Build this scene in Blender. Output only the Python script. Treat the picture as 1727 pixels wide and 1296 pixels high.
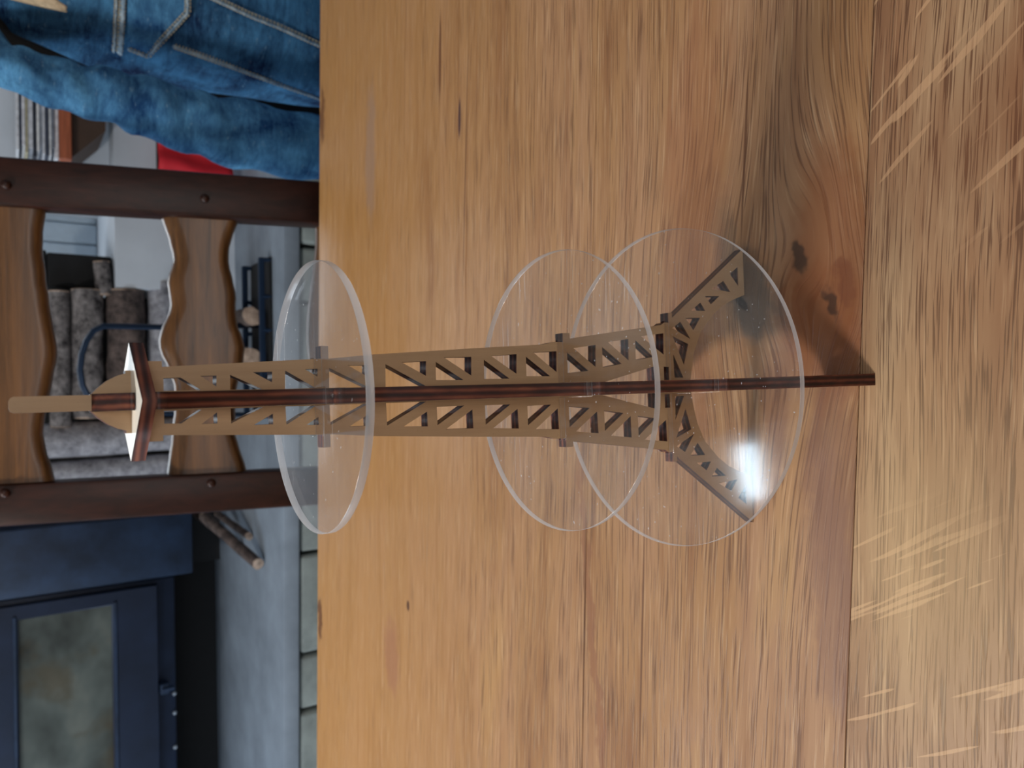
import bpy, bmesh, math, random
import numpy as np
from mathutils import Vector, Matrix, noise
from mathutils.bvhtree import BVHTree
random.seed(7)
for o in list(bpy.data.objects): bpy.data.objects.remove(o)
S = bpy.context.scene; C = S.collection
T = 0.75                                    # table top height
# ------------------------------------------------------------------ camera
F, PIT, ROLL, HC = 1256.99, math.radians(34.20), math.radians(-0.856), T + 0.37708
_fw = Vector((0, math.cos(PIT), -math.sin(PIT))); _r = Vector((1, 0, 0)); _up = Vector((0, math.sin(PIT), math.cos(PIT)))
_r2 = math.cos(ROLL)*_r + math.sin(ROLL)*_up; _u2 = -math.sin(ROLL)*_r + math.cos(ROLL)*_up
cam = bpy.data.cameras.new('camera'); camo = bpy.data.objects.new('camera', cam); C.objects.link(camo)
cx, cy = -_u2, -_r2                         # the phone is held sideways: image right = world down
cx, cy = -_u2, _r2
M = Matrix((cx, cy, -_fw)).transposed().to_4x4(); M.translation = (0, 0, HC); camo.matrix_world = M
cam.sensor_fit = 'HORIZONTAL'; cam.sensor_width = 36; cam.lens = F/1727*36
cam.clip_start = 0.01
cam.dof.use_dof = True; cam.dof.focus_distance = 0.36; cam.dof.aperture_fstop = 15
S.camera = camo
# ------------------------------------------------------------------ world, lights, exposure
w = bpy.data.worlds.new('world'); S.world = w; w.use_nodes = True
w.node_tree.nodes['Background'].inputs[0].default_value = (0.55, 0.7, 1, 1); w.node_tree.nodes['Background'].inputs[1].default_value = 0.3
def area(name, loc, target, size, power, col, size_y=None, shape='DISK'):
    l = bpy.data.lights.new(name, 'AREA'); l.energy = power; l.color = col; l.shape = shape; l.size = size
    if size_y: l.shape = 'RECTANGLE'; l.size_y = size_y
    o = bpy.data.objects.new(name, l); C.objects.link(o); o.location = loc
    o.rotation_euler = (Vector(target)-Vector(loc)).to_track_quat('-Z', 'Y').to_euler(); return o
area('ceiling_light_left', (-1.15, 0.53, 2.42), (0, .4, T), .34, 21, (1, .96, .90))
area('ceiling_light_middle', (-.285, 1.50, 2.42), (-.2, 1.0, 0), .17, .75, (.70, .87, 1), .07)
area('plate_backlight', (.1, 3.26, 1.60), (.1, 1.2, 1.0), 1.1, 6, (.82, .92, 1), .26)  # added strip light, whitens the plate top and the slat edges
area('daylight_window_left', (-2.9, 1.3, 1.5), (0, 1.9, .8), 1.5, 40, (.74, .87, 1), 1.2)
area('soft_fill_behind', (.4, -2.3, 1.7), (0, .6, .9), 1.8, 12, (1, .97, .94), 1.2)  # added soft fill from behind the camera
S.view_settings.view_transform = 'Standard'; S.view_settings.look = 'None'; S.view_settings.gamma = 1
S.view_settings.use_curve_mapping = False; S.view_settings.exposure = 0.32

# ------------------------------------------------------------------ helpers
def ray(X, Y): return F*_fw + (648-Y)*_r2 - (X-863.5)*_u2
def aty(X, Y, y): d = ray(X, Y); return Vector((0, 0, HC)) + d*(y/d.y)
def atz(X, Y, z): d = ray(X, Y); return Vector((0, 0, HC)) + d*((z-HC)/d.z)
def lin(r, g, b):
    f = lambda c: (c/255/12.92 if c/255 <= .04045 else ((c/255+.055)/1.055)**2.4)
    return (f(r), f(g), f(b), 1)
def thing(name, label, cat, loc=(0, 0, 0), group=None, rot=(0, 0, 0)):
    o = bpy.data.objects.new(name, None); C.objects.link(o); o.location = loc; o.rotation_euler = rot
    o.empty_display_size = .05
    o['label'] = label; o['category'] = cat
    if group: o['group'] = group
    return o
def tag(o, label=None, cat=None, group=None, kind=None):
    for k, v in (('label', label), ('category', cat), ('group', group), ('kind', kind)):
        if v: o[k] = v
    return o
def link_mesh(name, me, mats, parent=None):
    o = bpy.data.objects.new(name, me); C.objects.link(o)
    if not isinstance(mats, (list, tuple)): mats = [mats]
    for m in mats: me.materials.append(m)
    if parent:
        o.parent = parent
        o.matrix_parent_inverse = world(parent).inverted()
    return o
def world(o):
    m = Matrix.LocRotScale(o.location, o.rotation_euler, o.scale)
    return world(o.parent) @ o.matrix_parent_inverse @ m if o.parent else m
def obj(name, bm, mats, parent=None, smooth=False):
    bmesh.ops.recalc_face_normals(bm, faces=bm.faces)
    me = bpy.data.meshes.new(name); bm.to_mesh(me); bm.free()
    if smooth: me.polygons.foreach_set('use_smooth', [True]*len(me.polygons))
    return link_mesh(name, me, mats, parent)
def smooth_by_angle(o, ang=40):
    bm = bmesh.new(); bm.from_mesh(o.data)
    for f in bm.faces: f.smooth = True
    for e in bm.edges:
        if len(e.link_faces) == 2 and e.calc_face_angle(0) > math.radians(ang): e.smooth = False
    bm.to_mesh(o.data); bm.free(); return o
def box(bm, lo, hi, bev=0, M=None, seg=1):
    b2 = bmesh.new(); bmesh.ops.create_cube(b2, size=1)
    for v in b2.verts: v.co = Vector([(lo[i]+hi[i])/2 + v.co[i]*(hi[i]-lo[i]) for i in range(3)])
    if bev: bmesh.ops.bevel(b2, geom=list(b2.edges), offset=bev, segments=seg, affect='EDGES', profile=.5)
    if M: b2.transform(M)
    me = bpy.data.meshes.new('t'); b2.to_mesh(me); b2.free(); bm.from_mesh(me); bpy.data.meshes.remove(me); return bm
def tube(bm, pts, rad, n=10, flat=1.0, caps=True):
    pts = [Vector(p) for p in pts]; rings = []
    if not isinstance(rad, (list, tuple)): rad = [rad]*len(pts)
    ref = None
    for i, p in enumerate(pts):
        t = (pts[min(i+1, len(pts)-1)]-pts[max(i-1, 0)]).normalized()
        if ref is None: ref = t.orthogonal().normalized()
        ref = (ref - t*ref.dot(t)).normalized(); b = t.cross(ref)
        rings.append([bm.verts.new(p + ref*math.cos(a)*rad[i] + b*math.sin(a)*rad[i]*flat) for a in [2*math.pi*k/n for k in range(n)]])
    for a, b in zip(rings, rings[1:]):
        for k in range(n): bm.faces.new((a[k], a[(k+1) % n], b[(k+1) % n], b[k]))
    if caps: bm.faces.new(rings[0][::-1]); bm.faces.new(rings[-1])
    return bm
def plate(outline, holes, th, bev=0, res=1):
    """2D outline with holes, extruded: returns a mesh in the XY plane, thickness along Z"""
    cu = bpy.data.curves.new('c', 'CURVE'); cu.dimensions = '2D'; cu.fill_mode = 'BOTH'; cu.extrude = th/2-bev; cu.bevel_depth = bev; cu.bevel_resolution = res
    if bev: cu.offset = -bev
    for pl in [outline]+holes:
        s = cu.splines.new('POLY'); s.points.add(len(pl)-1); s.use_cyclic_u = True
        for p, q in zip(s.points, pl): p.co = (q[0], q[1], 0, 1)
    o = bpy.data.objects.new('c', cu); C.objects.link(o)
    dg = bpy.context.evaluated_depsgraph_get(); me = bpy.data.meshes.new_from_object(o.evaluated_get(dg))
    bpy.data.objects.remove(o); bpy.data.curves.remove(cu); return me

# ------------------------------------------------------------------ materials
class N:
    def __init__(s, name):
        s.m = bpy.data.materials.new(name); s.m.use_nodes = True; s.t = s.m.node_tree; s.b = s.t.nodes['Principled BSDF']; s.out = s.t.nodes['Material Output']
    def n(s, typ, **kw):
        d = s.t.nodes.new(typ)
        for k, v in kw.items(): setattr(d, k, v)
        return d
    def l(s, a, b): s.t.links.new(a, b)
    def _in(s, sock, v):
        if hasattr(v, 'is_linked') or isinstance(v, bpy.types.NodeSocket): s.l(v, sock)
        else: sock.default_value = v
    def mt(s, op, *a, clamp=False):
        d = s.n('ShaderNodeMath', operation=op, use_clamp=clamp)
        for i, v in enumerate(a): s._in(d.inputs[i], v)
        return d.outputs[0]
    def obj(s):
        if not hasattr(s, '_o'): s._o = s.n('ShaderNodeTexCoord').outputs['Object']
        return s._o
    def xyz(s, v=None):
        d = s.n('ShaderNodeSeparateXYZ'); s.l(v or s.obj(), d.inputs[0]); return d.outputs
    def vec(s, x, y, z):
        d = s.n('ShaderNodeCombineXYZ')
        for i, v in enumerate((x, y, z)): s._in(d.inputs[i], v)
        return d.outputs[0]
    def scale(s, v, sc):
        d = s.n('ShaderNodeVectorMath', operation='MULTIPLY'); s.l(v, d.inputs[0]); d.inputs[1].default_value = sc; return d.outputs[0]
    def noise(s, v, sc=5, det=3, ro=.5, dist=0):
        d = s.n('ShaderNodeTexNoise'); s.l(v, d.inputs['Vector']); d.inputs['Scale'].default_value = sc
        d.inputs['Detail'].default_value = det; d.inputs['Roughness'].default_value = ro; d.inputs['Distortion'].default_value = dist; return d.outputs['Fac']
    def ramp(s, f, stops, interp='LINEAR'):
        d = s.n('ShaderNodeValToRGB'); s._in(d.inputs[0], f); r = d.color_ramp; r.interpolation = interp
        while len(r.elements) < len(stops): r.elements.new(.5)
        for e, (p, c) in zip(r.elements, stops): e.position = p; e.color = c if len(c) == 4 else (*c, 1)
        return d.outputs[0]
    def smooth(s, v, a, b):
        d = s.n('ShaderNodeMapRange', interpolation_type='SMOOTHSTEP'); s._in(d.inputs[0], v); d.inputs[1].default_value = a; d.inputs[2].default_value = b; return d.outputs[0]
    def mix(s, f, a, b, mode='MIX'):
        d = s.n('ShaderNodeMix', data_type='RGBA', blend_type=mode); s._in(d.inputs[0], f)
        s._in(d.inputs[6], a); s._in(d.inputs[7], b); return d.outputs[2]
    def blob(s, X, Y, x0, y0, sx, sy, rot=0):
        dx = s.mt('SUBTRACT', X, x0); dy = s.mt('SUBTRACT', Y, y0)
        c, q = math.cos(rot), math.sin(rot)
        a = s.mt('DIVIDE', s.mt('ADD', s.mt('MULTIPLY', dx, c), s.mt('MULTIPLY', dy, q)), sx)
        b = s.mt('DIVIDE', s.mt('SUBTRACT', s.mt('MULTIPLY', dy, c), s.mt('MULTIPLY', dx, q)), sy)
        r = s.mt('ADD', s.mt('MULTIPLY', a, a), s.mt('MULTIPLY', b, b))
        return s.mt('EXPONENT', s.mt('MULTIPLY', r, -1.0))
    def bump(s, h, st=.3, dist=.001):
        d = s.n('ShaderNodeBump'); d.inputs['Strength'].default_value = st; d.inputs['Distance'].default_value = dist
        s.l(h, d.inputs['Height']); s.l(d.outputs[0], s.b.inputs['Normal'])
    def set(s, col=None, rough=None, metal=None, spec=None):
        if col is not None: s._in(s.b.inputs['Base Color'], col)
        if rough is not None: s._in(s.b.inputs['Roughness'], rough)
        if metal is not None: s.b.inputs['Metallic'].default_value = metal
        if spec is not None: s.b.inputs['Specular IOR Level'].default_value = spec
        return s.m
def plain(name, c, rough=.5, metal=0, var=.15, sc=20, bump=0, spec=.5):
    n = N(name); f = n.noise(n.obj(), sc, 4, .6)
    a = [x*(1-var) for x in c[:3]]; b = [min(1, x*(1+var)) for x in c[:3]]
    n.set(n.ramp(f, [(.3, a), (.7, b)]), rough, metal, spec)
    if bump: n.bump(f, bump, .002)
    return n.m

YAW = math.radians(-3.2)
def tl(X, Y):                                # table-local coordinates of a point of the table top
    p = atz(X, Y, T); c, s = math.cos(-YAW), math.sin(-YAW); return (p.x*c-p.y*s, p.x*s+p.y*c)
def oak(name, coarse, seed):
    n = N(name); x, y, z = n.xyz()
    yw = y
    knots = [(1350, 432, .030, .012), (1402, 510, .012, .012), (1262, 500, .03, .020)] if not coarse else []
    for X, Y, sx, sy in knots:
        a, b = tl(X, Y); g = n.blob(x, y, a, b, sx*2.6, sy*2.6)
        yw = n.mt('ADD', yw, n.mt('MULTIPLY', n.mt('MULTIPLY', n.mt('SUBTRACT', y, b), g), -.75))
    wob = n.noise(n.vec(n.mt('MULTIPLY', x, 2.2), n.mt('MULTIPLY', y, 7), seed), 1.0, 2)
    yw = n.mt('ADD', yw, n.mt('MULTIPLY', wob, .03))
    jx = n.mt('ADD', x, n.mt('MULTIPLY', n.mt('SUBTRACT', n.noise(n.obj(), 38, 3, .6), .5), .05)); jy = n.mt('ADD', y, n.mt('MULTIPLY', n.mt('SUBTRACT', n.noise(n.vec(y, x, 3.3), 45, 3, .6), .5), .022))
    big = n.noise(n.vec(n.mt('MULTIPLY', x, 2.5), n.mt('MULTIPLY', yw, 16), seed+3), 1.0, 3, .55)
    mid = n.noise(n.vec(n.mt('MULTIPLY', x, 5), n.mt('MULTIPLY', yw, 90), seed+7), 1.0, 4, .6)
    if coarse:
        base = n.ramp(big, [(.28, lin(126, 86, 60)), (.5, lin(158, 118, 86)), (.72, lin(190, 158, 122))])
    else:
        base = n.ramp(big, [(.25, lin(140, 96, 64)), (.45, lin(170, 128, 88)), (.6, lin(172, 131, 98)), (.78, lin(186, 146, 98))])
    base = n.mix(n.mt('MULTIPLY', n.smooth(mid, .45, .75), .45), base, lin(120, 70, 38))
    # golden tint towards the far edge: the table's light gradient put into the colour
    far = n.smooth(n.mt('ADD', y, n.mt('MULTIPLY', big, .25)), .45, 1.15)
    base = n.mix(n.mt('MULTIPLY', far, .55), base, lin(190, 136, 66))
    # pores: short dark dashes along the grain, in bands
    f1 = n.noise(n.vec(n.mt('MULTIPLY', x, 26 if coarse else 20), n.mt('MULTIPLY', yw, 1000 if coarse else 820), seed), 1.0, 2.2, .5)
    band = n.noise(n.vec(n.mt('MULTIPLY', x, 1.0), n.mt('MULTIPLY', yw, 130), seed+11), 1.0, 2)
    far2 = n.smooth(y, .45, .8)
    thr = n.mt('ADD', n.mt('ADD', .48, n.mt('MULTIPLY', n.smooth(band, .35, .7), .12)), n.mt('MULTIPLY', far2, .05))
    por = n.mt('MULTIPLY', n.mt('SUBTRACT', f1, thr), 12.0 if coarse else 10.0, clamp=True)
    base = n.mix(n.mt('MULTIPLY', por, n.mt('SUBTRACT', .78 if coarse else .62, n.mt('MULTIPLY', far2, .3))), base, lin(88, 54, 36))
    f2 = n.noise(n.vec(n.mt('MULTIPLY', x, 20), n.mt('MULTIPLY', yw, 640), seed+20), 1.0, 2, .5)
    base = n.mix(n.mt('MULTIPLY', n.mt('MULTIPLY', n.mt('SUBTRACT', f2, .56), 8, clamp=True), .35), base, lin(220, 184, 144))
    if coarse:                               # medullary ray flecks: pale curved streaks across the grain
        Fx = n.mt('ADD', n.mt('ADD', n.mt('MULTIPLY', x, -1.28), n.mt('MULTIPLY', n.mt('MULTIPLY', x, x), .875)), n.mt('MULTIPLY', n.mt('MULTIPLY', x, n.mt('MULTIPLY', x, x)), 1.08))
        ph = n.mt('SUBTRACT', y, Fx)
        r = n.noise(n.vec(n.mt('MULTIPLY', n.mt('SUBTRACT', x, y), 13), n.mt('MULTIPLY', ph, 150), 5.5), 1.0, 1, .4, .2)
        zone = n.smooth(n.mt('ABSOLUTE', n.mt('ADD', x, .01)), .05, .10)
        fl = n.mt('MULTIPLY', n.smooth(r, .645, .68), zone)
        base = n.mix(n.mt('MULTIPLY', fl, .6), base, lin(210, 168, 128))
        g = n.blob(x, y, *tl(1640, 230), .07, .03, -.6); base = n.mix(n.mt('MULTIPLY', g, .45), base, lin(112, 62, 32))
        g = n.blob(x, y, *tl(1570, 960), .09, .05, 0); base = n.mix(n.mt('MULTIPLY', g, .4), base, lin(222, 190, 140))
    else:
        def stain_shade(X, Y, sx, sy, rot, col, k):
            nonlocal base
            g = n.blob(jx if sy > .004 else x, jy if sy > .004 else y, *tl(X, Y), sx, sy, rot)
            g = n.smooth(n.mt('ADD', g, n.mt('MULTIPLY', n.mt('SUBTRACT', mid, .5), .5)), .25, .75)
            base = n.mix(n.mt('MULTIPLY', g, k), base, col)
        stain_shade(1385, 560, .040, .036, 0, lin(128, 70, 40), .6)
        stain_shade(1308, 690, .045, .011, .1, lin(112, 66, 50), .4)  # painted shadow of the face panel, lying between the feet
        stain_shade(1400, 450, .075, .030, 0, lin(138, 80, 42), .6)
        stain_shade(1225, 430, .05, .012, .2, lin(120, 100, 80), .5)
        stain_shade(1270, 500, .034, .020, .3, lin(92, 84, 76), .8)  # grey knot area plus part of the tower's shadow, painted in
        stain_shade(1250, 510, .008, .003, .8, lin(30, 24, 22), .9)
        stain_shade(1350, 432, .012, .0055, .25, lin(48, 38, 32), .75)
        stain_shade(1400, 512, .010, .006, .8, lin(56, 38, 30), .8)
        stain_shade(1425, 470, .009, .008, 0, lin(110, 56, 36), .45)
        stain_shade(1410, 800, .09, .018, .1, lin(132, 96, 78), .5)
        stain_shade(1400, 980, .10, .016, .15, lin(136, 100, 84), .55)
        stain_shade(1000, 1090, .16, .006, .16, lin(140, 92, 66), .6)
        stain_shade(1170, 380, .2, .03, 0, lin(160, 104, 74), .35)
        stain_shade(625, 260, .10, .017, .0, lin(160, 130, 110), .6)
        stain_shade(775, 200, .022, .003, .0, lin(70, 44, 50), .9)
        stain_shade(742, 95, .05, .003, .0, lin(96, 54, 30), .8)
        stain_shade(688, 1022, .007, .004, .0, lin(80, 46, 30), .9)
        stain_shade(540, 1040, .03, .012, .0, lin(90, 48, 20), .8)
        stain_shade(543, 200, .045, .012, .0, lin(104, 62, 30), .75)
        stain_shade(660, 1110, .05, .02, .2, lin(160, 108, 80), .6)
        for (X1, Y1, X2, Y2) in ((988, 860, 982, 1296), (1087, 880, 1078, 1296), (790, 60, 780, 500), (1262, 120, 1250, 400)):     # hairline checks along the grain
            a, b = tl(X1, Y1), tl(X2, Y2); cxm, cym = (a[0]+b[0])/2, (a[1]+b[1])/2
            stain_shade((X1+X2)/2, (Y1+Y2)/2, abs(a[0]-b[0])/1.6, .0011, math.atan2(b[1]-a[1], b[0]-a[0]), lin(92, 54, 34), .75)
    n.set(base, n.mt('ADD', .34, n.mt('MULTIPLY', mid, .2)), spec=.45)
    n.bump(n.mt('ADD', n.mt('MULTIPLY', por, -1.0), n.mt('MULTIPLY', mid, .3)), .35, .0004)
    return n.m
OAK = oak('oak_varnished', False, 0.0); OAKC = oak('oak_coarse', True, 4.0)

def ply_edge(name, axis):
    n = N(name); c = n.xyz()[axis]
    st = n.mt('COSINE', n.mt('MULTIPLY', c, 2*math.pi/.0031)); f = n.noise(n.scale(n.obj(), (60, 60, 60) if axis == 2 else (300, 300, 60)), 1, 3)
    v = n.mt('ADD', n.mt('MULTIPLY', st, .28), f)
    n.set(n.ramp(v, [(.2, lin(40, 13, 10)), (.55, lin(82, 36, 26)), (.9, lin(128, 72, 50))]), .45); return n.m
EDGE_Y, EDGE_X, EDGE_Z = ply_edge('charred_ply_edge_y', 1), ply_edge('charred_ply_edge_x', 0), ply_edge('charred_ply_edge_z', 2)
def ply_face():
    n = N('birch_ply_face'); f = n.noise(n.scale(n.obj(), (160, 160, 14)), 1, 4, .6); g = n.noise(n.obj(), 900, 1)
    col = n.ramp(f, [(.25, lin(168, 136, 102)), (.75, lin(188, 156, 120))]); col = n.mix(n.mt('MULTIPLY', n.smooth(g, .68, .8), .2), col, lin(120, 86, 56))
    n.set(col, .5); return n.m
FACE = ply_face()
TOPW = plain('birch_glare_white', lin(250, 246, 236), .3, var=.02, spec=.8)  # near-white birch: overexposed glare on the plate top put into the colour

def acrylic(name):
    n = N(name); t = n.t; t.nodes.remove(n.b)
    geo = n.n('ShaderNodeNewGeometry'); d = n.n('ShaderNodeVectorMath', operation='DOT_PRODUCT'); n.l(geo.outputs['Normal'], d.inputs[0]); n.l(geo.outputs['Incoming'], d.inputs[1])
    c = n.mt('ABSOLUTE', d.outputs['Value']); k = n.mt('POWER', n.mt('SUBTRACT', 1.0, c), 5.0)
    Fz = n.mt('ADD', .04, n.mt('MULTIPLY', k, .9))
    o = n.obj()
    tr = n.n('ShaderNodeBsdfTransparent'); tr.inputs[0].default_value = (.985, .985, .985, 1)
    gl = n.n('ShaderNodeBsdfGlossy'); gl.inputs['Roughness'].default_value = .085; gl.inputs[0].default_value = (1, 1, 1, 1)
    df = n.n('ShaderNodeBsdfDiffuse'); df.inputs[0].default_value = (.9, .93, 1, 1)
    # scratches and dust: long hairlines in a few directions, a few specks, a faint haze of handling
    sc = None
    for ang, sd in ((.4, 0), (1.5, 3), (2.5, 9)):
        m = n.n('ShaderNodeMapping'); n.l(o, m.inputs[0]); m.inputs['Rotation'].default_value = (0, 0, ang); m.inputs['Location'].default_value = (sd, sd, 0); m.inputs['Scale'].default_value = (9, 420, 1)
        s1 = n.smooth(n.noise(m.outputs[0], 1, 1, .3, .3), .775, .80); sc = s1 if sc is None else n.mt('MAXIMUM', sc, s1)
    sp = n.smooth(n.noise(o, 700, 0), .835, .86); haze = n.smooth(n.noise(o, 22, 3), .5, .9)
    fac = n.mt('ADD', n.mt('ADD', .004, n.mt('MULTIPLY', haze, .035)), n.mt('ADD', n.mt('MULTIPLY', sc, .16), n.mt('MULTIPLY', sp, .4)), clamp=True)
    g2 = n.n('ShaderNodeBsdfGlossy'); g2.inputs['Roughness'].default_value = .16; gm = n.n('ShaderNodeMixShader'); gm.inputs[0].default_value = .14; n.l(gl.outputs[0], gm.inputs[1]); n.l(g2.outputs[0], gm.inputs[2]); gl = gm
    m1 = n.n('ShaderNodeMixShader'); n.l(Fz, m1.inputs[0]); n.l(tr.outputs[0], m1.inputs[1]); n.l(gl.outputs[0], m1.inputs[2])
    m2 = n.n('ShaderNodeMixShader'); n.l(fac, m2.inputs[0]); n.l(m1.outputs[0], m2.inputs[1]); n.l(df.outputs[0], m2.inputs[2])
    n.l(m2.outputs[0], n.out.inputs[0]); return n.m
def acrylic_edge(name):
    n = N(name); t = n.t; t.nodes.remove(n.b)
    tr = n.n('ShaderNodeBsdfTransparent'); tr.inputs[0].default_value = (.93, .94, .97, 1)
    gl = n.n('ShaderNodeBsdfGlossy'); gl.inputs['Roughness'].default_value = .12
    df = n.n('ShaderNodeBsdfDiffuse'); df.inputs[0].default_value = (.78, .82, .88, 1)
    tl_ = n.n('ShaderNodeBsdfTranslucent'); tl_.inputs[0].default_value = (.85, .88, .92, 1)
    a = n.n('ShaderNodeMixShader'); a.inputs[0].default_value = .5; n.l(df.outputs[0], a.inputs[1]); n.l(tl_.outputs[0], a.inputs[2])
    b = n.n('ShaderNodeMixShader'); b.inputs[0].default_value = .42; n.l(a.outputs[0], b.inputs[1]); n.l(tr.outputs[0], b.inputs[2])
    c = n.n('ShaderNodeMixShader'); c.inputs[0].default_value = .16; n.l(b.outputs[0], c.inputs[1]); n.l(gl.outputs[0], c.inputs[2])
    n.l(c.outputs[0], n.out.inputs[0]); return n.m
ACR, ACRE = acrylic('clear_acrylic'), acrylic_edge('acrylic_cut_edge')

def wood(name, dark, light, axis=0, rough=.35, sc=1.0, spec=.5):
    n = N(name); s = [90*sc, 90*sc, 90*sc]; s[axis] = 6*sc
    f = n.noise(n.scale(n.obj(), s), 1, 5, .65, .4); g = n.noise(n.scale(n.obj(), [v*.15 for v in s]), 1, 2)
    v = n.mt('ADD', n.mt('MULTIPLY', f, .65), n.mt('MULTIPLY', g, .35))
    n.set(n.ramp(v, [(.32, dark), (.62, light)]), rough, spec=spec); n.bump(f, .25, .001); return n.m
POST = wood('dark_stained_oak', lin(24, 10, 7), lin(56, 27, 18), 2, .4, spec=.35)
SLAT = wood('live_edge_oak', lin(34, 20, 12), lin(116, 78, 42), 0, .3, .8)
def denim(name, lo, hi, seed=0):
    n = N(name); o = n.obj()
    a = n.noise(o, 9+seed, 4, .6, .6); b = n.noise(n.scale(o, (160, 160, 900)), 1, 2); c = n.noise(n.scale(o, (14, 14, 60)), 1, 3, .6, 1.5)
    v = n.mt('ADD', n.mt('ADD', n.mt('MULTIPLY', a, .62), n.mt('MULTIPLY', b, .14)), n.mt('MULTIPLY', c, .24))
    fl = n.smooth(n.noise(n.scale(o, (60, 60, 170)), 1, 3, .7), .60, .74)
    n.set(n.mix(n.mt('MULTIPLY', fl, .35), n.ramp(v, [(.38, lo), (.52, [(p+q)/2 for p, q in zip(lo, hi)]), (.64, hi)]), lin(150, 186, 210)), .85, spec=.15); n.bump(b, .3, .0008); return n.m
DENIM = denim('blue_denim', lin(14, 38, 74), lin(80, 142, 190)); DENIMS = denim('faded_denim_sleeve', lin(22, 62, 110), lin(98, 164, 212), 2)
SEAM = denim('worn_denim_seam', lin(90, 122, 152), lin(190, 208, 218), 40)
THREAD = plain('pale_thread', lin(176, 170, 150), .8)
WALL = plain('limewashed_wall', lin(204, 210, 218), .9, var=.08, sc=5, bump=.15)
SLAB = plain('grey_concrete', lin(134, 144, 156), .8, var=.2, sc=6, bump=.3)
STONE = plain('pale_stone', lin(140, 147, 144), .9, var=.22, sc=14, bump=.6)
IRON = plain('blue_black_iron', lin(24, 36, 58), .42, .35, var=.3, sc=7)
IRONB = plain('blued_steel_column', lin(32, 48, 72), .5, .3, var=.45, sc=9)
BLACK = plain('black_and_shade', lin(16, 16, 18), .8)  # black things, and the shade behind the logs and the sleeve
def bark(name, a, b):
    n = N(name); f = n.noise(n.obj(), 26, 5, .75); n.set(n.ramp(f, [(.34, a), (.5, [(p+q)/2 for p, q in zip(a, b)]), (.66, b)]), .9); n.bump(f, .8, .01); return n.m
BARK = bark('grey_bark', lin(40, 35, 36), lin(150, 142, 140)); BARK2 = bark('brown_bark', lin(32, 25, 24), lin(112, 96, 90)); PALE = bark('weathered_wood', lin(112, 110, 116), lin(180, 178, 184))
ENDG = bark('sawn_log_end', lin(140, 116, 100), lin(206, 180, 160))

# ------------------------------------------------------------------ the room
def struct(name, lo, hi, m):
    bm = bmesh.new(); box(bm, lo, hi); return tag(obj(name, bm, m), kind='structure')
FLOORM = plain('stone_floor', lin(150, 146, 138), .6, var=.1, sc=3)
CEIL = plain('white_ceiling', lin(226, 222, 214), .9, var=.03, sc=2)
struct('floor', (-3, -2.5, -.1), (3, 3.4, 0), FLOORM); struct('ceiling', (-3, -2.5, 2.5), (3, 3.4, 2.6), CEIL)
struct('wall_back', (-3, 3.3, 0), (3, 3.4, 2.5), WALL)
struct('wall_left', (-3.1, -2.5, 0), (-3, 3.4, 2.5), WALL); struct('wall_right', (3, -2.5, 0), (3.1, 3.4, 2.5), WALL); struct('wall_front', (-3, -2.6, 0), (3, -2.5, 2.5), WALL)
# ------------------------------------------------------------------ table
tab = thing('dining_table', 'long varnished oak plank table the model tower stands on', 'table', (0, 0, 0), rot=(0, 0, YAW))
edges = [1.055, .825, .638, .446, .2246, .04, -.14, -.32]
for i, (a, b) in enumerate(zip(edges, edges[1:])):
    bm = bmesh.new(); g = .00015
    box(bm, (-1.2, b+g, T-.04), (1.2, a-g, T), .0004)
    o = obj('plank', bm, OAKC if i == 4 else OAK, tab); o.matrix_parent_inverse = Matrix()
for nm, lo, hi in [('apron', (-1.05, .93, T-.14), (1.05, .96, T-.041)), ('apron', (-1.05, -.2, T-.14), (1.05, -.17, T-.041))]+[('leg', (sx*1.05-.04, sy-.04, 0), (sx*1.05+.04, sy+.04, T-.041)) for sx in (-1, 1) for sy in (-.2, .95)]:
    bm = bmesh.new(); box(bm, lo, hi, .003); o = obj(nm, bm, POST, tab); o.matrix_parent_inverse = Matrix()

# ------------------------------------------------------------------ the tower cake stand
PSI, TX, TY = .02917, -.00465, -.00045
TM = Matrix(((math.cos(PSI), -math.sin(PSI), TX, -.00285), (math.sin(PSI), math.cos(PSI), TY, .30), (0, 0, 1, T+.0003), (0, 0, 0, 1)))
tower = thing('tower_stand', 'lattice tower stand of laser-cut plywood carrying three clear acrylic discs', 'cake stand', (-.00285, .30, T+.0003), rot=(0, 0, PSI))
TH = .0062
mm = lambda pts: [(a/1000, z/1000) for a, z in pts]
right = [(4.2, 50.6), (12.9, 48.7), (21, 46.4), (32, 40.5), (42.3, 29.4), (48, 20.5), (52, 11), (55.5, 0), (84, 0),
         (39.2, 64), (42, 64), (42, 67), (36.4, 67), (36.4, 70.3), (34.9, 73), (26.2, 138.5), (28.9, 138.5), (28.9, 143), (24.3, 143), (24.3, 148.5),
         (22.9, 156), (21, 190), (17.5, 246), (15.6, 266.3), (20.9, 266.3), (20.9, 269.5), (15.6, 269.5), (15.4, 274), (12.5, 329.4), (14.6, 329.4), (14.6, 335)]
out = right + [(-a, z) for a, z in reversed(right)]
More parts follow.
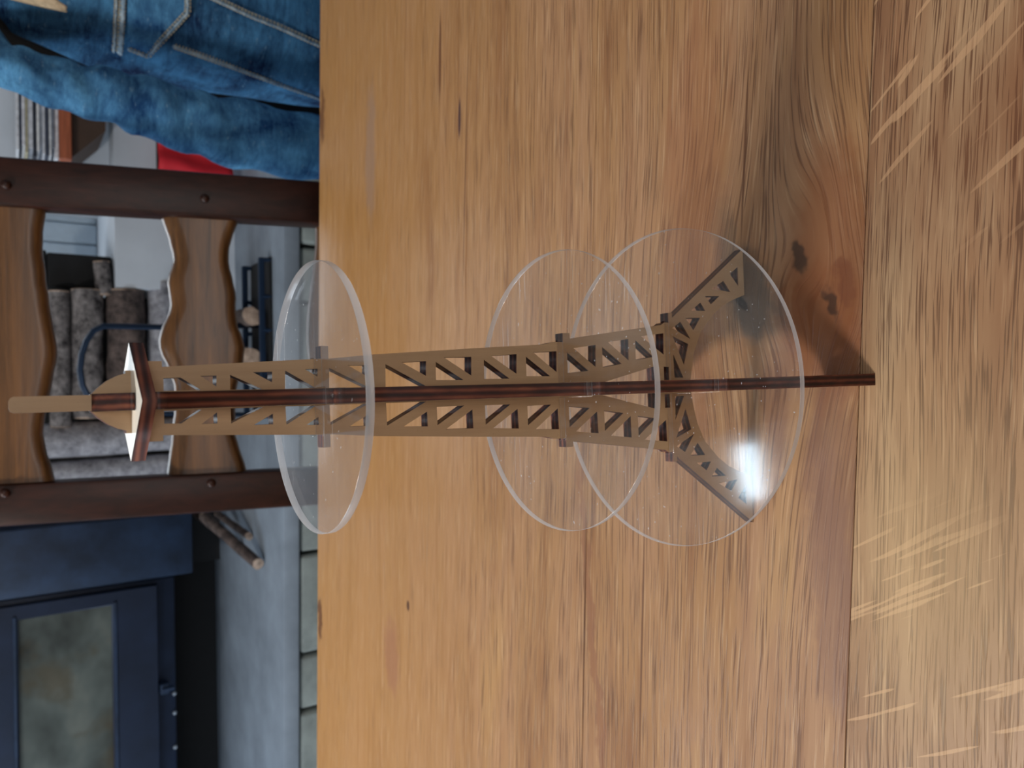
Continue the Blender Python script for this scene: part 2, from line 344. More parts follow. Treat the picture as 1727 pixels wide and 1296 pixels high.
H = [[(8.3, 329), (8.5, 323.2), (3.7, 316.1), (3.7, 329)], [(9, 316.2), (9.1, 310.5), (4.9, 310.6)], [(9.3, 305.5), (3.5, 293.4), (3.6, 305.6)], [(10.3, 297), (10.4, 289.5), (6.2, 289.6)],
     [(10.8, 284.3), (3.6, 272), (3.5, 284.5)], [(11.3, 276.2), (11.5, 271), (8.2, 271.1)], [(11.8, 266.1), (3.5, 249), (3.5, 266.3)], [(12.9, 258), (13, 249), (8, 249.2)],
     [(13.3, 240.8), (3.5, 221.6), (3.5, 241)], [(14.1, 233.1), (14.6, 221.1), (8, 221.3)], [(14.3, 216.2), (5.9, 202), (6.1, 216.3)], [(16.4, 212.1), (16.6, 197.4), (7.9, 197.7)],
     [(15.3, 190.6), (6.2, 176.3), (6.2, 190.7)], [(17.1, 186.5), (18, 171.8), (8.5, 172.2)], [(16.8, 166.3), (7.1, 151.8), (7.3, 166.3)], [(19, 161.9), (19.6, 147.3), (9.1, 147.7)],
     [(19, 140.5), (9.6, 126.8), (8.4, 140.6)], [(21.3, 136.4), (23.1, 121.4), (11.6, 121.9)], [(22.1, 117), (13.2, 103.5), (11.2, 117)], [(24.7, 112.7), (26.6, 98.1), (15, 98.4)],
     [(26, 93), (17, 79.6), (15.2, 93.1)], [(28.3, 88.6), (30.3, 71.3), (18.3, 71.7)], [(4, 72), (11.5, 72), (11.5, 68), (4, 68)],
     [(18.6, 64.1), (5.2, 56.5), (5.3, 63.7)], [(28.8, 64), (24.5, 51.5), (12.4, 55.7)], [(33.4, 64), (37.2, 57.3), (27.4, 49.5)], [(39.6, 53), (40, 40.6), (32.5, 46.8)],
     [(44, 48), (49, 40), (44.2, 36)], [(53, 35.8), (53.6, 23.1), (48.3, 31)], [(57.6, 30), (63, 19), (56.6, 13)], [(67.6, 13), (72.4, 5.5), (60.6, 5.5)]]
holes = [mm(h) for h in H] + [mm([(-a, z) for a, z in h]) for h in H] + [mm([(0, 132.4), (11.8, 79.2), (-11.8, 79.2)])]
# above the square plate the two panels go on as a dome, one of them with the antenna
domeR = [(11.2, 339.6), (11.2, 341.4), (10.2, 341.4), (9.4, 344), (7.6, 347.3), (5.2, 350.2), (2.75, 352.4)]
def split_mats(me):                          # faces of the sheet keep slot 0, its cut edges slot 1
    for p in me.polygons: p.material_index = 0 if abs(p.normal.z) > .7 else 1
def stand_part(name, me, mats, M, parent=tower, slot=0):
    split_mats(me)
    if slot:
        for p in me.polygons:                # the walls of the cross slot are polished clear, only rim and arrises are frosted
            if abs(p.normal.z) < .3 and math.hypot(p.center.x, p.center.y) < slot*.9: p.material_index = 0
    me.transform(TM @ M)
    o = link_mesh(name, me, mats, None); o.parent = parent; o.matrix_parent_inverse = Matrix(); me.transform(world(parent).inverted()); return o
MA = Matrix(((1, 0, 0, 0), (0, 0, -1, 0), (0, 1, 0, 0), (0, 0, 0, 1)))          # sheet's x -> a, y -> z, thickness -> depth
MB = Matrix.Rotation(math.pi/2, 4, 'Z') @ MA
stand_part('lattice_panel', plate(mm(out), holes, TH), [FACE, EDGE_Y], MA)
stand_part('lattice_panel', plate(mm(out), holes, TH), [FACE, EDGE_X], MB)
ant = [(2.75, 374.6), (2.3, 375.6), (1.2, 376.1)]
domeA = domeR + ant; domeA = mm(domeA + [(-a, z) for a, z in reversed(domeA)])
domeB = mm(domeR + [(-a, z) for a, z in reversed(domeR)])
stand_part('dome_panel', plate(domeA, [], TH), [FACE, EDGE_Y], MA)['label'] = 'plywood half dome with a round-tipped antenna'
stand_part('dome_panel', plate(domeB, [], TH), [FACE, EDGE_X], MB)
me = plate([(.0215, 0), (0, .0215), (-.0215, 0), (0, -.0215)], [], .0048)
stand_part('square_plate', me, [TOPW, EDGE_Z], Matrix.Translation((0, 0, .3374)) @ Matrix.Rotation(math.radians(3), 4, 'X'))['label'] = 'square plywood plate set cornerwise below the dome'
for z, r, hw in ((.2727, .0558, .0161), (.1469, .0705, .0252), (.0706, .0883, .0373)):
    h, t2 = hw, TH/2+.0005
    cross = [(h, t2), (t2, t2), (t2, h), (-t2, h), (-t2, t2), (-h, t2), (-h, -t2), (-t2, -t2), (-t2, -h), (t2, -h), (t2, -t2), (h, -t2)]
    me = plate([(r*math.cos(a), r*math.sin(a)) for a in np.linspace(0, 2*math.pi, 129)[:-1]], [cross], .0034, .0002)
    o = stand_part('acrylic_disc', me, [ACR, ACRE], Matrix.Translation((0, 0, z-.0017)), slot=r)

# ------------------------------------------------------------------ chair behind the table
def cy_(z): return 1.25 + (z-1.13)*.241      # the back leans
def on_back(X, Y, off=0):
    d = ray(X, Y); o = Vector((0, 0, HC))    # meet the plane y = 1.25 + (z-1.13)*.241 + off
    t = (1.25+off+(o.z-1.13)*.241-o.y)/(d.y-.241*d.z); return o+d*t
def make_chair():
    t = thing('dining_chair', 'empty dark oak chair with wavy live-edge back slats tucked behind the table', 'chair', (.07, 1.0, 0))
    for x0, x1 in ((-.188, -.129), (.259, .328)):
        bm = bmesh.new(); box(bm, (x0, 0, 0), (x1, .045, 1), .007, seg=2)
        for v in bm.verts:
            if v.co.z > .5: v.co = Vector((v.co.x, cy_(1.21)+v.co.y, 1.21+(v.co.z-1)))
            else: v.co = Vector((v.co.x, cy_(.45)+v.co.y, .45+v.co.z))
        smooth_by_angle(obj('back_post', bm, POST, t))
        bm = bmesh.new(); box(bm, (x0, 0, 0), (x1, .045, .45), .006); 
        for v in bm.verts: v.co.y += cy_(.45) + (.45-v.co.z)*.08
        obj('leg', bm, POST, t)
        bm = bmesh.new(); box(bm, (x0, .66, 0), (x1, .71, .43), .006); obj('leg', bm, POST, t)
    bm = bmesh.new(); box(bm, (-.18, .65, .43), (.32, 1.075, .47), .012, seg=2); smooth_by_angle(obj('seat', bm, SLAT, t))
    bm = bmesh.new(); box(bm, (-.14, .70, .36), (.28, .73, .425), .004); obj('seat_rail', bm, POST, t)
    bm = bmesh.new(); box(bm, (-.128, 1.09, .2), (.258, 1.115, .24), .004); obj('stretcher', bm, POST, t)
    def curve(pts, n=40):                    # smooth wavy edge through pixel-read points, as (x, z) on the back plane
        q = sorted([(p.x, p.z) for p in (on_back(*u, .012) for u in pts)]); xs = np.linspace(-.15, .285, n)
        X = [a for a, b in q]; Z = [b for a, b in q]
        X = [-.2]+X+[.34]; Z = [Z[0]]+Z+[Z[-1]]
        z = np.interp(np.linspace(-.2, .34, 200), X, Z); k = np.hanning(17); k /= k.sum(); z = np.convolve(np.pad(z, 8, 'edge'), k, 'valid')
        return [(x, float(np.interp(x, np.linspace(-.2, .34, 200), z))+.0012*noise.noise(Vector((x*90, z[0]*9, 0)))) for x in xs]
    def slat(lower, upper, th=.026):
        bm = bmesh.new(); n = len(lower); L = []
        # cross-section: front face with wide rounded live edges top and bottom
        prof = [(0, .014), (.010, .006), (.016, .0)]
        rows = []
        for (x, zl), (_, zu) in zip(lower, upper):
            ring = []
            for dz, off in ((0, .022), (.0015, .012), (.006, .005), (.013, .0008), (.02, 0)): ring.append((zl+dz, off))
            for dz, off in ((.02, 0), (.013, .0008), (.006, .005), (.0015, .012), (0, .022)): ring.append((zu-dz, off))
            ring += [(zu-.004, .030), (zl+.004, .030)]
            rows.append([bm.verts.new((x, cy_(z)+.012+off, z)) for z, off in ring])
        m = len(rows[0])
        for a, b in zip(rows, rows[1:]):
            for k in range(m): bm.faces.new((a[k], a[(k+1) % m], b[(k+1) % m], b[k]))
        bm.faces.new(rows[0]); bm.faces.new(rows[-1][::-1])
        o = smooth_by_angle(obj('back_slat', bm, SLAT, t), 50); return o
    lowA = curve([(80, 350), (72, 400), (77, 450), (86, 520), (100, 590), (87, 660), (74, 720), (78, 760), (95, 805)])
    slat(lowA, [(x, 1.178+.006*math.sin(x*22)) for x, _ in lowA])
    upB = curve([(273, 356), (290, 405), (298, 437), (284, 475), (292, 503), (290, 525), (273, 560), (270, 587), (287, 619), (300, 656), (298, 700), (293, 747), (286, 797)])
    lowB = curve([(411, 360), (390, 420), (392, 450), (403, 490), (403, 540), (419, 585), (415, 620), (403, 660), (401, 735), (422, 795)])
    slat(lowB, upB)
    slat([(x, .62+.008*math.sin(x*25+1)) for x, _ in lowB], [(x, .715+.008*math.sin(x*19)) for x, _ in lowB])
    for X, Y in ((345, 335), (356, 815), (10, 312), (8, 832)):
        p = on_back(X, Y); bm = bmesh.new(); tube(bm, [p+Vector((0, .004, 0)), p-Vector((0, .0035, 0)), p-Vector((0, .006, 0))], [.0065, .0065, .003], 10)
        obj('peg', bm, POST, t, True)
    return t
make_chair()

# ------------------------------------------------------------------ hearth, stove, logs
hz = .45
hearth = thing('hearth', 'raised grey hearth slab on pale stone blocks beneath the stove', 'hearth', (0, 2.5, 0))
HY = math.radians(-3)
def hy(x): return 2.194 - x*.048
bm = bmesh.new(); box(bm, (-2.2, 2.165, hz-.05), (2.2, 3.28, hz), .008, seg=2)
for v in bm.verts:
    if v.co.y < 2.6: v.co.y = hy(v.co.x)+(v.co.y-2.165)
smooth_by_angle(obj('slab', bm, SLAB, hearth))
bm = bmesh.new(); box(bm, (-2.15, 2.36, 0), (2.15, 3.27, hz-.051))
for v in bm.verts:
    if v.co.y < 2.6: v.co.y = hy(v.co.x)+.10
obj('core', bm, SLAB, hearth)
z1 = hz-.052
for hh in (.15, .13, .11):
    x = -2.1+random.random()*.1
    while x < 2.0:
        wd = random.uniform(.16, .34); bm = bmesh.new(); j = random.uniform(-.008, .008)
        box(bm, (x+.005, .0, z1-hh+.006), (min(x+wd, 2.1)-.005, .085, z1-.004), .012, seg=2)
        for v in bm.verts: v.co.y += hy(v.co.x)+.012+j; v.co += noise.noise_vector(v.co*14)*.005
        smooth_by_angle(obj('stone', bm, STONE, hearth), 60); x += wd
    z1 -= hh
def glassmat():
    n = N('sooty_reflecting_glass'); o = n.obj(); a = n.noise(n.scale(o, (3.5, 1, 5)), 1.2, 3, .5, .15); b = n.noise(o, 7, 3)  # soot clouds, with a murky grey reflection put into the colour
    c = n.ramp(a, [(.3, lin(34, 36, 33)), (.55, lin(88, 94, 90)), (.75, lin(118, 120, 112))]); x, y, z = n.xyz()
    e = n.mix(n.mt('MULTIPLY', n.smooth(b, .5, .7), .6), c, lin(78, 66, 44)); n.set(e, .25, spec=.5); return n.m
stove = thing('wood_stove', 'dark blue-black iron wood stove with a sooty glass door on the hearth', 'stove', (-.95, 2.9, hz))
SY = 2.75
bm = bmesh.new(); box(bm, (-2.0, SY+.02, .655), (-.64, 3.22, 1.42), .01, seg=2); smooth_by_angle(obj('body', bm, IRON, stove))
bm = bmesh.new(); box(bm, (-.636, SY+.0, .60), (-.425, 3.2, 1.42), .006, seg=2); smooth_by_angle(obj('side_column', bm, IRONB, stove))
bm = bmesh.new(); box(bm, (-1.95, 3.10, hz), (-.66, 3.2, .655)); obj('pedestal', bm, BLACK, stove)
bm = bmesh.new(); box(bm, (-.66, 3.02, hz+.0), (-.46, 3.2, .6)); obj('foot', bm, BLACK, stove)
bm = bmesh.new(); box(bm, (-2.0, SY+.0, 1.40), (-.42, 3.24, 1.44), .006); obj('top_plate', bm, IRON, stove)
# door: a raised frame of four bars around the glass, sunk in the body's front
dx0, dx1, dz0, dz1 = -1.44, -.655, .715, 1.26; gx0, gx1, gz0, gz1 = -1.28, -.70, .85, 1.105
me = plate([(dx0, dz0), (dx1, dz0), (dx1, dz1), (dx0, dz1)], [[(gx0, gz0), (gx1, gz0), (gx1, gz1), (gx0, gz1)]], .028, .003)
me.transform(Matrix.Translation((0, SY-.0, 0)) @ MA); door = link_mesh('door', me, IRON, stove)
bm = bmesh.new(); box(bm, (gx0-.01, SY+.004, gz0-.01), (gx1+.01, SY+.012, gz1+.01)); tag(obj('door_glass', bm, glassmat(), door), 'soot-clouded glass pane with a murky grey reflection painted in')
for lo, hi in (((gx0-.012, SY-.020, gz0-.014), (gx1+.012, SY-.012, gz0-.004)), ((gx0-.012, SY-.020, gz1+.004), (gx1+.012, SY-.012, gz1+.014))):
    bm = bmesh.new(); box(bm, lo, hi, .002); obj('glass_trim', bm, IRONB, door)
p = aty(277, 1160, SY-.01); bm = bmesh.new(); box(bm, (p.x-.018, SY-.03, p.z-.014), (p.x+.018, SY+.01, p.z+.014), .004); box(bm, (p.x-.006, SY-.04, p.z-.03), (p.x+.006, SY-.02, p.z+.01), .003); obj('latch', bm, IRONB, door)
for X, Y in ((300, 1168), (311, 1198), (309, 1256)):
    p = aty(X, Y, 2.77); bm = bmesh.new(); bmesh.ops.create_icosphere(bm, subdivisions=2, radius=.007, matrix=Matrix.Translation((p.x, 2.765, max(.662, p.z)))); obj('bolt', bm, SLAB, stove, True)

def log(name, p0, p1, r, mat, label, seed=0, squash=.85, group=None, splitflat=False):
    p0, p1 = Vector(p0), Vector(p1); t = thing(name, label, 'log', tuple((p0+p1)/2), group)
    bm = bmesh.new(); n, m = 14, 10; ax = (p1-p0).normalized(); u = ax.orthogonal().normalized(); v = ax.cross(u); rings = []
    for i in range(m+1):
        c = p0.lerp(p1, i/m); ring = []
        for k in range(n):
            a = 2*math.pi*k/n; rr = r*(1+.13*noise.noise(Vector((math.cos(a)*1.5+seed, math.sin(a)*1.5, i*.35+seed)))+.06*noise.noise(Vector((k*2.1, i*1.7, seed*3))))
            if splitflat and math.cos(a) > .35: rr *= .35/max(math.cos(a), .35)*1.1
            ring.append(bm.verts.new(c+u*math.cos(a)*rr+v*math.sin(a)*rr*squash))
        rings.append(ring)
    for a, b in zip(rings, rings[1:]):
        for k in range(n): bm.faces.new((a[k], a[(k+1) % n], b[(k+1) % n], b[k]))
    e0 = [q.co.copy() for q in rings[0]]; e1 = [q.co.copy() for q in rings[-1]]
    obj('bark', bm, mat, t, True)
    for e, s in ((e0, -1), (e1, 1)):
        bm = bmesh.new(); vs = [bm.verts.new(q+ax*s*.001) for q in e]; c = bm.verts.new(sum(e, Vector())/len(e)+ax*s*.004)
        for k in range(n): bm.faces.new((vs[k], vs[(k+1) % n], c))
        b2 = [bm.verts.new(q-ax*s*.003) for q in e]
        for k in range(n): bm.faces.new((vs[k], vs[(k+1) % n], b2[(k+1) % n], b2[k]))
        obj('cut_end', bm, ENDG, t)
    return t
LY = 2.78
def hlog(X0, X1, Ya, Yb, mat, label, seed, y=LY, **k):
    a, b = aty((X0+X1)/2, Ya, y), aty((X0+X1)/2, Yb, y); r = (aty(X0, Ya, y)-aty(X1, Ya, y)).length/2
    zc = max((a.z+b.z)/2, hz+r); return log('firewood_log', (a.x, y, zc), (b.x, y, zc), r*.99, mat, label, seed, .95, 'stacked firewood logs', **k)
hlog(82, 120, 492, 720, BARK, 'narrow grey split log topmost on the firewood stack, pale end to the right', 1)
hlog(120, 176, 490, 705, BARK, 'thick speckled grey log second from top of the firewood stack', 2)
hlog(179, 247, 491, 700, BARK2, 'fat round-backed brownish log in the middle of the firewood stack', 3)
hlog(249, 308, 478, 700, PALE, 'pinkish grey log just above the lower chair slat, under the fat log', 4)
hlog(309, 366, 485, 700, BARK, 'log behind the lower chair slat, second from the bottom of the stack', 5)
hlog(374, 402, 490, 700, BARK2, 'bottom log of the firewood stack resting on the hearth slab', 6)
def vlog(Ya, Yb, X0, mat, label, seed, y):
    a = aty(200, Ya, y); b = aty(200, Yb, y); r = abs(a.x-b.x)/2; top = aty(X0, (Ya+Yb)/2, y).z
    return log('upright_log', ((a.x+b.x)/2, y, hz+.001), ((a.x+b.x)/2-.01, y, top), r, mat, label, seed, .9, 'split logs standing upright')
vlog(704, 765, 70, PALE, 'tall pale weathered log standing upright left of the stack, nearer the stack', 8, 2.80)
vlog(767, 806, 60, PALE, 'tall pale weathered log standing upright beside the chair post', 9, 2.80)
vlog(808, 848, 40, PALE, 'upright grey log hidden mostly behind the left chair post', 10, 2.86)
# white masonry ledge on the right of the stack, with a black box and a short log on it
lz = aty(187, 450, 2.85).z
ledge = struct('trim_1', (.335, 2.73, hz), (1.25, 3.28, lz), WALL)
bx = thing('black_box', 'black metal ash box on the white ledge right of the firewood', 'box', (.4, 2.9, lz))
a = aty(78, 425, 2.80); 
bm = bmesh.new(); box(bm, (.335, 2.80, lz+.002), (a.x, 3.05, a.z), .008, seg=2); obj('body', bm, BLACK, bx)
bm = bmesh.new(); box(bm, (.33, 2.795, a.z), (a.x+.005, 3.055, a.z+.012), .004); obj('lid', bm, BLACK, bx)
a = aty(170, 442, 2.765); b = aty(170, 497, 2.765)
log('ledge_log', (b.x, 2.763, lz+.030), (a.x+.0, 2.763, lz+.036), .026, BARK, 'short speckled grey log lying on the white ledge in front of the black box', 12)
# log carrier with an arched flat handle
ST = plain('dark_blue_steel', lin(30, 48, 72), .45, .5, var=.15)
car = thing('log_carrier', 'dark blue steel log carrier with an arched handle in front of the stacked firewood', 'log carrier', (.09, 2.33, hz))
cyy = 2.36
arch = [Vector((q.x, q.y, max(q.z, hz+.014))) for q in (aty(X, Y, cyy) for X, Y in ((452, 549), (270, 552), (175, 550), (158, 558), (146, 575), (138, 598), (135, 625), (139, 650), (150, 672), (168, 690), (200, 697), (452, 700)))]
bm = bmesh.new(); tube(bm, arch, .0105, 10, .6); obj('handle', bm, ST, car, True)
for yy in (cyy-.07, cyy+.12):
    a, b = aty(428, 440, cyy), aty(428, 705, cyy); bm = bmesh.new(); box(bm, (b.x, yy-.006, a.z-.012), (a.x, yy+.006, a.z+.006), .003); obj('rail', bm, ST, car)
    for X in (445, 505, 560, 630, 700):
        q = aty(450, X, cyy); bm = bmesh.new(); tube(bm, [(q.x, yy, hz+.002), (q.x, yy, a.z)], .007, 8); obj('bar', bm, ST, car)
a, b = aty(452, 440, cyy), aty(452, 705, cyy); bm = bmesh.new(); box(bm, (b.x, cyy-.076, hz+.001), (a.x, cyy+.126, hz+.012), .003); obj('base', bm, BLACK, car)
a = aty(440, 535, cyy-.03); log('carrier_log', (a.x, cyy-.05, hz+.056), (a.x, cyy+.10, hz+.056), .031, BARK2, 'small log in the carrier showing its pale sawn end', 15)
a = aty(452, 606, cyy); log('carrier_log', (a.x, cyy-.05, hz+.060), (a.x+.01, cyy+.10, hz+.060), .035, PALE, 'grey-white log in the carrier beside the tower', 16)
# kindling lying on the slab
kd = [((345, 872), (436, 952), .022, 'thick split kindling stick with brown end leaning off the slab right of the stove'), ((330, 868), (405, 925), .014, 'thin kindling stick furthest from the viewer beside the stove'), ((368, 868), (420, 905), .015, 'ragged kindling stick nearest the tower on the hearth slab')]
for i, (u, v, r, lab) in enumerate(kd):
    b = atz(*v, hz+r); a = aty(*u, b.y+.28); a.z = max(a.z, hz+r)
    log('kindling_stick', a, b, r, BARK2, lab, 20+i, .8, 'kindling beside the stove')
# painted boards on the back wall, right
WB = plain('white_painted_board', lin(188, 204, 218), .6, var=.06)
bd = thing('board_panelling', 'white painted vertical board panelling on the wall beyond the chair', 'panelling', (.9, 3.28, 0))
xb = .48
while xb < 1.6:
    bm = bmesh.new(); box(bm, (xb, 3.272+random.uniform(-.003, .003), lz), (xb+.076, 3.295, 1.5), .006); obj('board', bm, WB, bd); xb += .08

# wall shelf with magazines, red cloth
SHELFW = wood('orange_pine', lin(120, 60, 36), lin(188, 104, 70), 0, .5)
sh = thing('wall_shelf', 'brown wooden shelf board on a dark triangular bracket behind the person', 'shelf', (.8, 2.7, .95))
zt, zb = aty(100, 225, 2.6).z, aty(121, 225, 2.6).z
bm = bmesh.new(); box(bm, (.695, 2.6, zb), (1.25, 2.86, zt), .003); obj('board', bm, SHELFW, sh)
bm = bmesh.new(); vs = []
for yy in (2.63, 2.85):
    vs.append([bm.verts.new(q) for q in ((.71, yy, zb-.0005), (.81, yy, aty(178, 215, 2.63).z), (1.2, yy, aty(178, 215, 2.63).z), (1.2, yy, zb-.0005))])
for k in range(4): bm.faces.new((vs[0][k], vs[0][(k+1) % 4], vs[1][(k+1) % 4], vs[1][k]))
bm.faces.new(vs[0]); bm.faces.new(vs[1]); obj('bracket', bm, plain('dark_brown_board', lin(78, 58, 46), .6), sh)
struct('log_gap_backing', (-.36, 3.0, hz), (.33, 3.05, 1.4), BLACK)  # black sheet added behind the logs so their gaps read as shade
struct('trim_2', (.66, 2.862, hz), (1.9, 3.27, 1.6), WALL)
zc = zt+.001; cols = [(214, 216, 222), (120, 126, 140), (226, 228, 232), (60, 66, 84), (206, 208, 216), (150, 156, 168), (232, 232, 236), (40, 46, 60), (210, 212, 220), (186, 178, 150), (222, 222, 228), (90, 98, 118), (216, 218, 224)]
for i, c in enumerate(cols):
    h = random.uniform(.006, .012); bm = bmesh.new(); ox = random.uniform(-.014, .02)
    box(bm, (.702+ox+.018*abs(math.sin(i*1.3)), 2.615+random.uniform(-.004, .012), zc), (1.0+ox, 2.83, zc+h), .001)
    for v in bm.verts:
        if v.co.x < .8: v.co.z -= 0
    pos = ('lowest', 'second from the bottom', 'third from the bottom', 'fourth from the bottom', 'fifth from the bottom', 'sixth from the bottom', 'middle one', 'sixth from the top', 'fifth from the top', 'fourth from the top', 'third from the top', 'second from the top', 'topmost')[i]
    tone = 'white' if sum(c) > 600 else 'dark grey' if sum(c) < 330 else 'grey'
    tag(obj('magazine', bm, plain('paper_%d' % i, lin(*c), .6, var=.25, sc=60)), '%s magazine, %s in the untidy stack on the wall shelf' % (tone, pos), 'magazine', 'magazines stacked on the wall shelf'); zc += h+.0006
# red cloth hanging over a peg, right of the chair post
RED = plain('red_cloth', lin(222, 34, 50), .7, var=.12, sc=9)
bm = bmesh.new(); a, b = aty(268, 300, 2.6), aty(392, 250, 2.6); vs = {}
nx, nz = 14, 12
for s in (0, 1):
    for i in range(nx+1):
        for j in range(nz+1):
            x = .665 + .22*i/nx; z = a.z - (a.z-b.z)*j/nz - (.0 if j < nz else .0)
            vs[s, i, j] = bm.verts.new((x+.006*math.sin(j*.7), 2.6+.012*math.sin(i*1.1+j*.15)+s*.006, z))
for i in range(nx):
    for j in range(nz):
        for s in (0, 1): bm.faces.new((vs[s, i, j], vs[s, i+1, j], vs[s, i+1, j+1], vs[s, i, j+1]))
for i in range(nx):
    for j in (0, nz): bm.faces.new((vs[0, i, j], vs[0, i+1, j], vs[1, i+1, j], vs[1, i, j]))
for j in range(nz):
    for i in (0, nx): bm.faces.new((vs[0, i, j], vs[0, i, j+1], vs[1, i, j+1], vs[1, i, j]))
rc = thing('red_cloth', 'bright red cloth hanging on a rail between the chair post and the person', 'cloth', (.77, 2.6, b.z))
obj('cloth', bm, RED, rc, True)
bm = bmesh.new(); tube(bm, [(.64, 2.62, a.z-.004), (1.0, 2.62, a.z-.004)], .008, 8); tube(bm, [(.66, 2.62, a.z-.004), (.66, 2.87, a.z-.004)], .008, 8); obj('rail', bm, BLACK, rc)

# ------------------------------------------------------------------ the person
def skin(name, verts, edges, mat, parent, root=0, sub=2):
    me = bpy.data.meshes.new(name); me.from_pydata([v[:3] for v in verts], edges, []); o = link_mesh(name, me, mat, None)
    m = o.modifiers.new('s', 'SKIN'); m.use_smooth_shade = True
    for i, v in enumerate(verts):
        sv = me.skin_vertices[0].data[i]; r = v[3]; sv.radius = (r if isinstance(r, tuple) else (r, r)); sv.use_root = (i == root)
    s = o.modifiers.new('u', 'SUBSURF'); s.levels = s.render_levels = sub
    dg = bpy.context.evaluated_depsgraph_get(); me2 = bpy.data.meshes.new_from_object(o.evaluated_get(dg)); bpy.data.objects.remove(o)
    me2.polygons.foreach_set('use_smooth', [True]*len(me2.polygons)); me2.materials.clear(); return link_mesh(name, me2, mat, parent)
SKINM = plain('skin', lin(206, 158, 132), .5, var=.06)
per = thing('person', 'person in a faded blue denim jacket sitting beyond the table, arm hanging down', 'person', (.70, 1.42, .46))
V = [(.70, 1.46, .56, .10), (.70, 1.45, .75, .09), (.70, 1.44, .95, .10), (.70, 1.43, 1.10, .09), (.70, 1.43, 1.20, .058), (.70, 1.42, 1.27, .05), (.70, 1.40, 1.36, .082), (.70, 1.40, 1.43, .085), (.70, 1.41, 1.49, .055),
     (.53, 1.37, 1.15, .03), (.452, 1.30, .95, .022), (.415, 1.29, .68, .018), (.455, 1.24, .605, .022), (.56, 1.07, .595, .024),
     (.87, 1.40, 1.135, .05), (.95, 1.34, .90, .036), (.97, 1.33, .62, .034), (.90, 1.17, .60, .026), (.84, 1.07, .595, .024),
     (.63, 1.41, .53, .07), (.58, 1.00, .52, .062), (.58, .98, .10, .04), (.58, .86, .05, .032),
     (.77, 1.41, .53, .07), (.82, 1.00, .52, .062), (.82, .98, .10, .04), (.82, .86, .05, .032)]
E_ = [(0, 1), (1, 2), (2, 3), (3, 4), (4, 5), (5, 6), (6, 7), (7, 8), (3, 9), (9, 10), (10, 11), (11, 12), (12, 13), (3, 14), (14, 15), (15, 16), (16, 17), (17, 18), (0, 19), (19, 20), (20, 21), (21, 22), (0, 23), (23, 24), (24, 25), (25, 26)]
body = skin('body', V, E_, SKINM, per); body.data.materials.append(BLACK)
for p_ in body.data.polygons:                # black under the jacket, added as the shade in the sleeve gap
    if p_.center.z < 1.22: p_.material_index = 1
def hand(c, s):
    vs = [(c[0], c[1], c[2], .024), (c[0]+s*.02, c[1]-.05, c[2]-.006, (.034, .014))]; es = [(0, 1)]
    for k in range(4):
        o = (k-1.5)*.017; L = (.062, .075, .07, .055)[k]; i = len(vs)
        vs += [(c[0]+s*.02+o, c[1]-.085, c[2]-.006, .009), (c[0]+s*.02+o*1.1, c[1]-.085-L*.5, c[2]-.014, .008), (c[0]+s*.02+o*1.1, c[1]-.085-L, c[2]-.028, .007)]; es += [(1, i), (i, i+1), (i+1, i+2)]
    i = len(vs); vs += [(c[0]+s*.045, c[1]-.03, c[2]-.004, .011), (c[0]+s*.065, c[1]-.06, c[2]-.012, .009)]; es += [(0, i), (i, i+1)]
    return skin('hand', vs, es, SKINM, per, 0, 1)
hand((.56, 1.06, .605), 1); hand((.84, 1.06, .605), -1)
# face and hair (above the frame)
bm = bmesh.new(); tube(bm, [(.70, 1.325, 1.405), (.70, 1.302, 1.375), (.70, 1.318, 1.368)], [.008, .013, .008], 8); obj('nose', bm, SKINM, per, True)
for s in (-1, 1):
    bm = bmesh.new(); bmesh.ops.create_uvsphere(bm, u_segments=12, v_segments=8, radius=.012, matrix=Matrix.Translation((.70+s*.03, 1.325, 1.405))); obj('eye', bm, plain('eye_%d' % (s+1), lin(230, 228, 222), .2), per, True)
    bm = bmesh.new(); bmesh.ops.create_uvsphere(bm, u_segments=10, v_segments=8, radius=.025, matrix=Matrix.Translation((.70+s*.085, 1.41, 1.39)) @ Matrix.Diagonal((.4, .7, 1.2, 1))); obj('ear', bm, SKINM, per, True)
bm = bmesh.new(); tube(bm, [(.68, 1.326, 1.338), (.70, 1.320, 1.336), (.72, 1.326, 1.338)], .006, 8); obj('mouth', bm, plain('lips', lin(170, 96, 88), .5), per, True)
bm = bmesh.new(); bmesh.ops.create_uvsphere(bm, u_segments=24, v_segments=16, radius=.103, matrix=Matrix.Translation((.70, 1.425, 1.445)) @ Matrix.Diagonal((.93, 1, .92, 1)))
for v in bm.verts: v.co += noise.noise_vector(v.co*30)*.006
obj('hair', bm, plain('brown_hair', lin(70, 48, 34), .6, sc=80), per, True)
# jeans
skin('jeans', [(.70, 1.46, .57, .10), (.61, 1.38, .55, .10), (.58, 1.0, .535, .078), (.58, .985, .12, .06), (.79, 1.38, .55, .10), (.82, 1.0, .535, .078), (.82, .985, .12, .06)], [(0, 1), (1, 2), (2, 3), (0, 4), (4, 5), (5, 6)], DENIM, per)
for s in (.58, .82):
    bm = bmesh.new(); box(bm, (s-.045, .78, 0.001), (s+.045, 1.03, .085), .03, seg=3); obj('shoe', bm, BLACK, per, True)
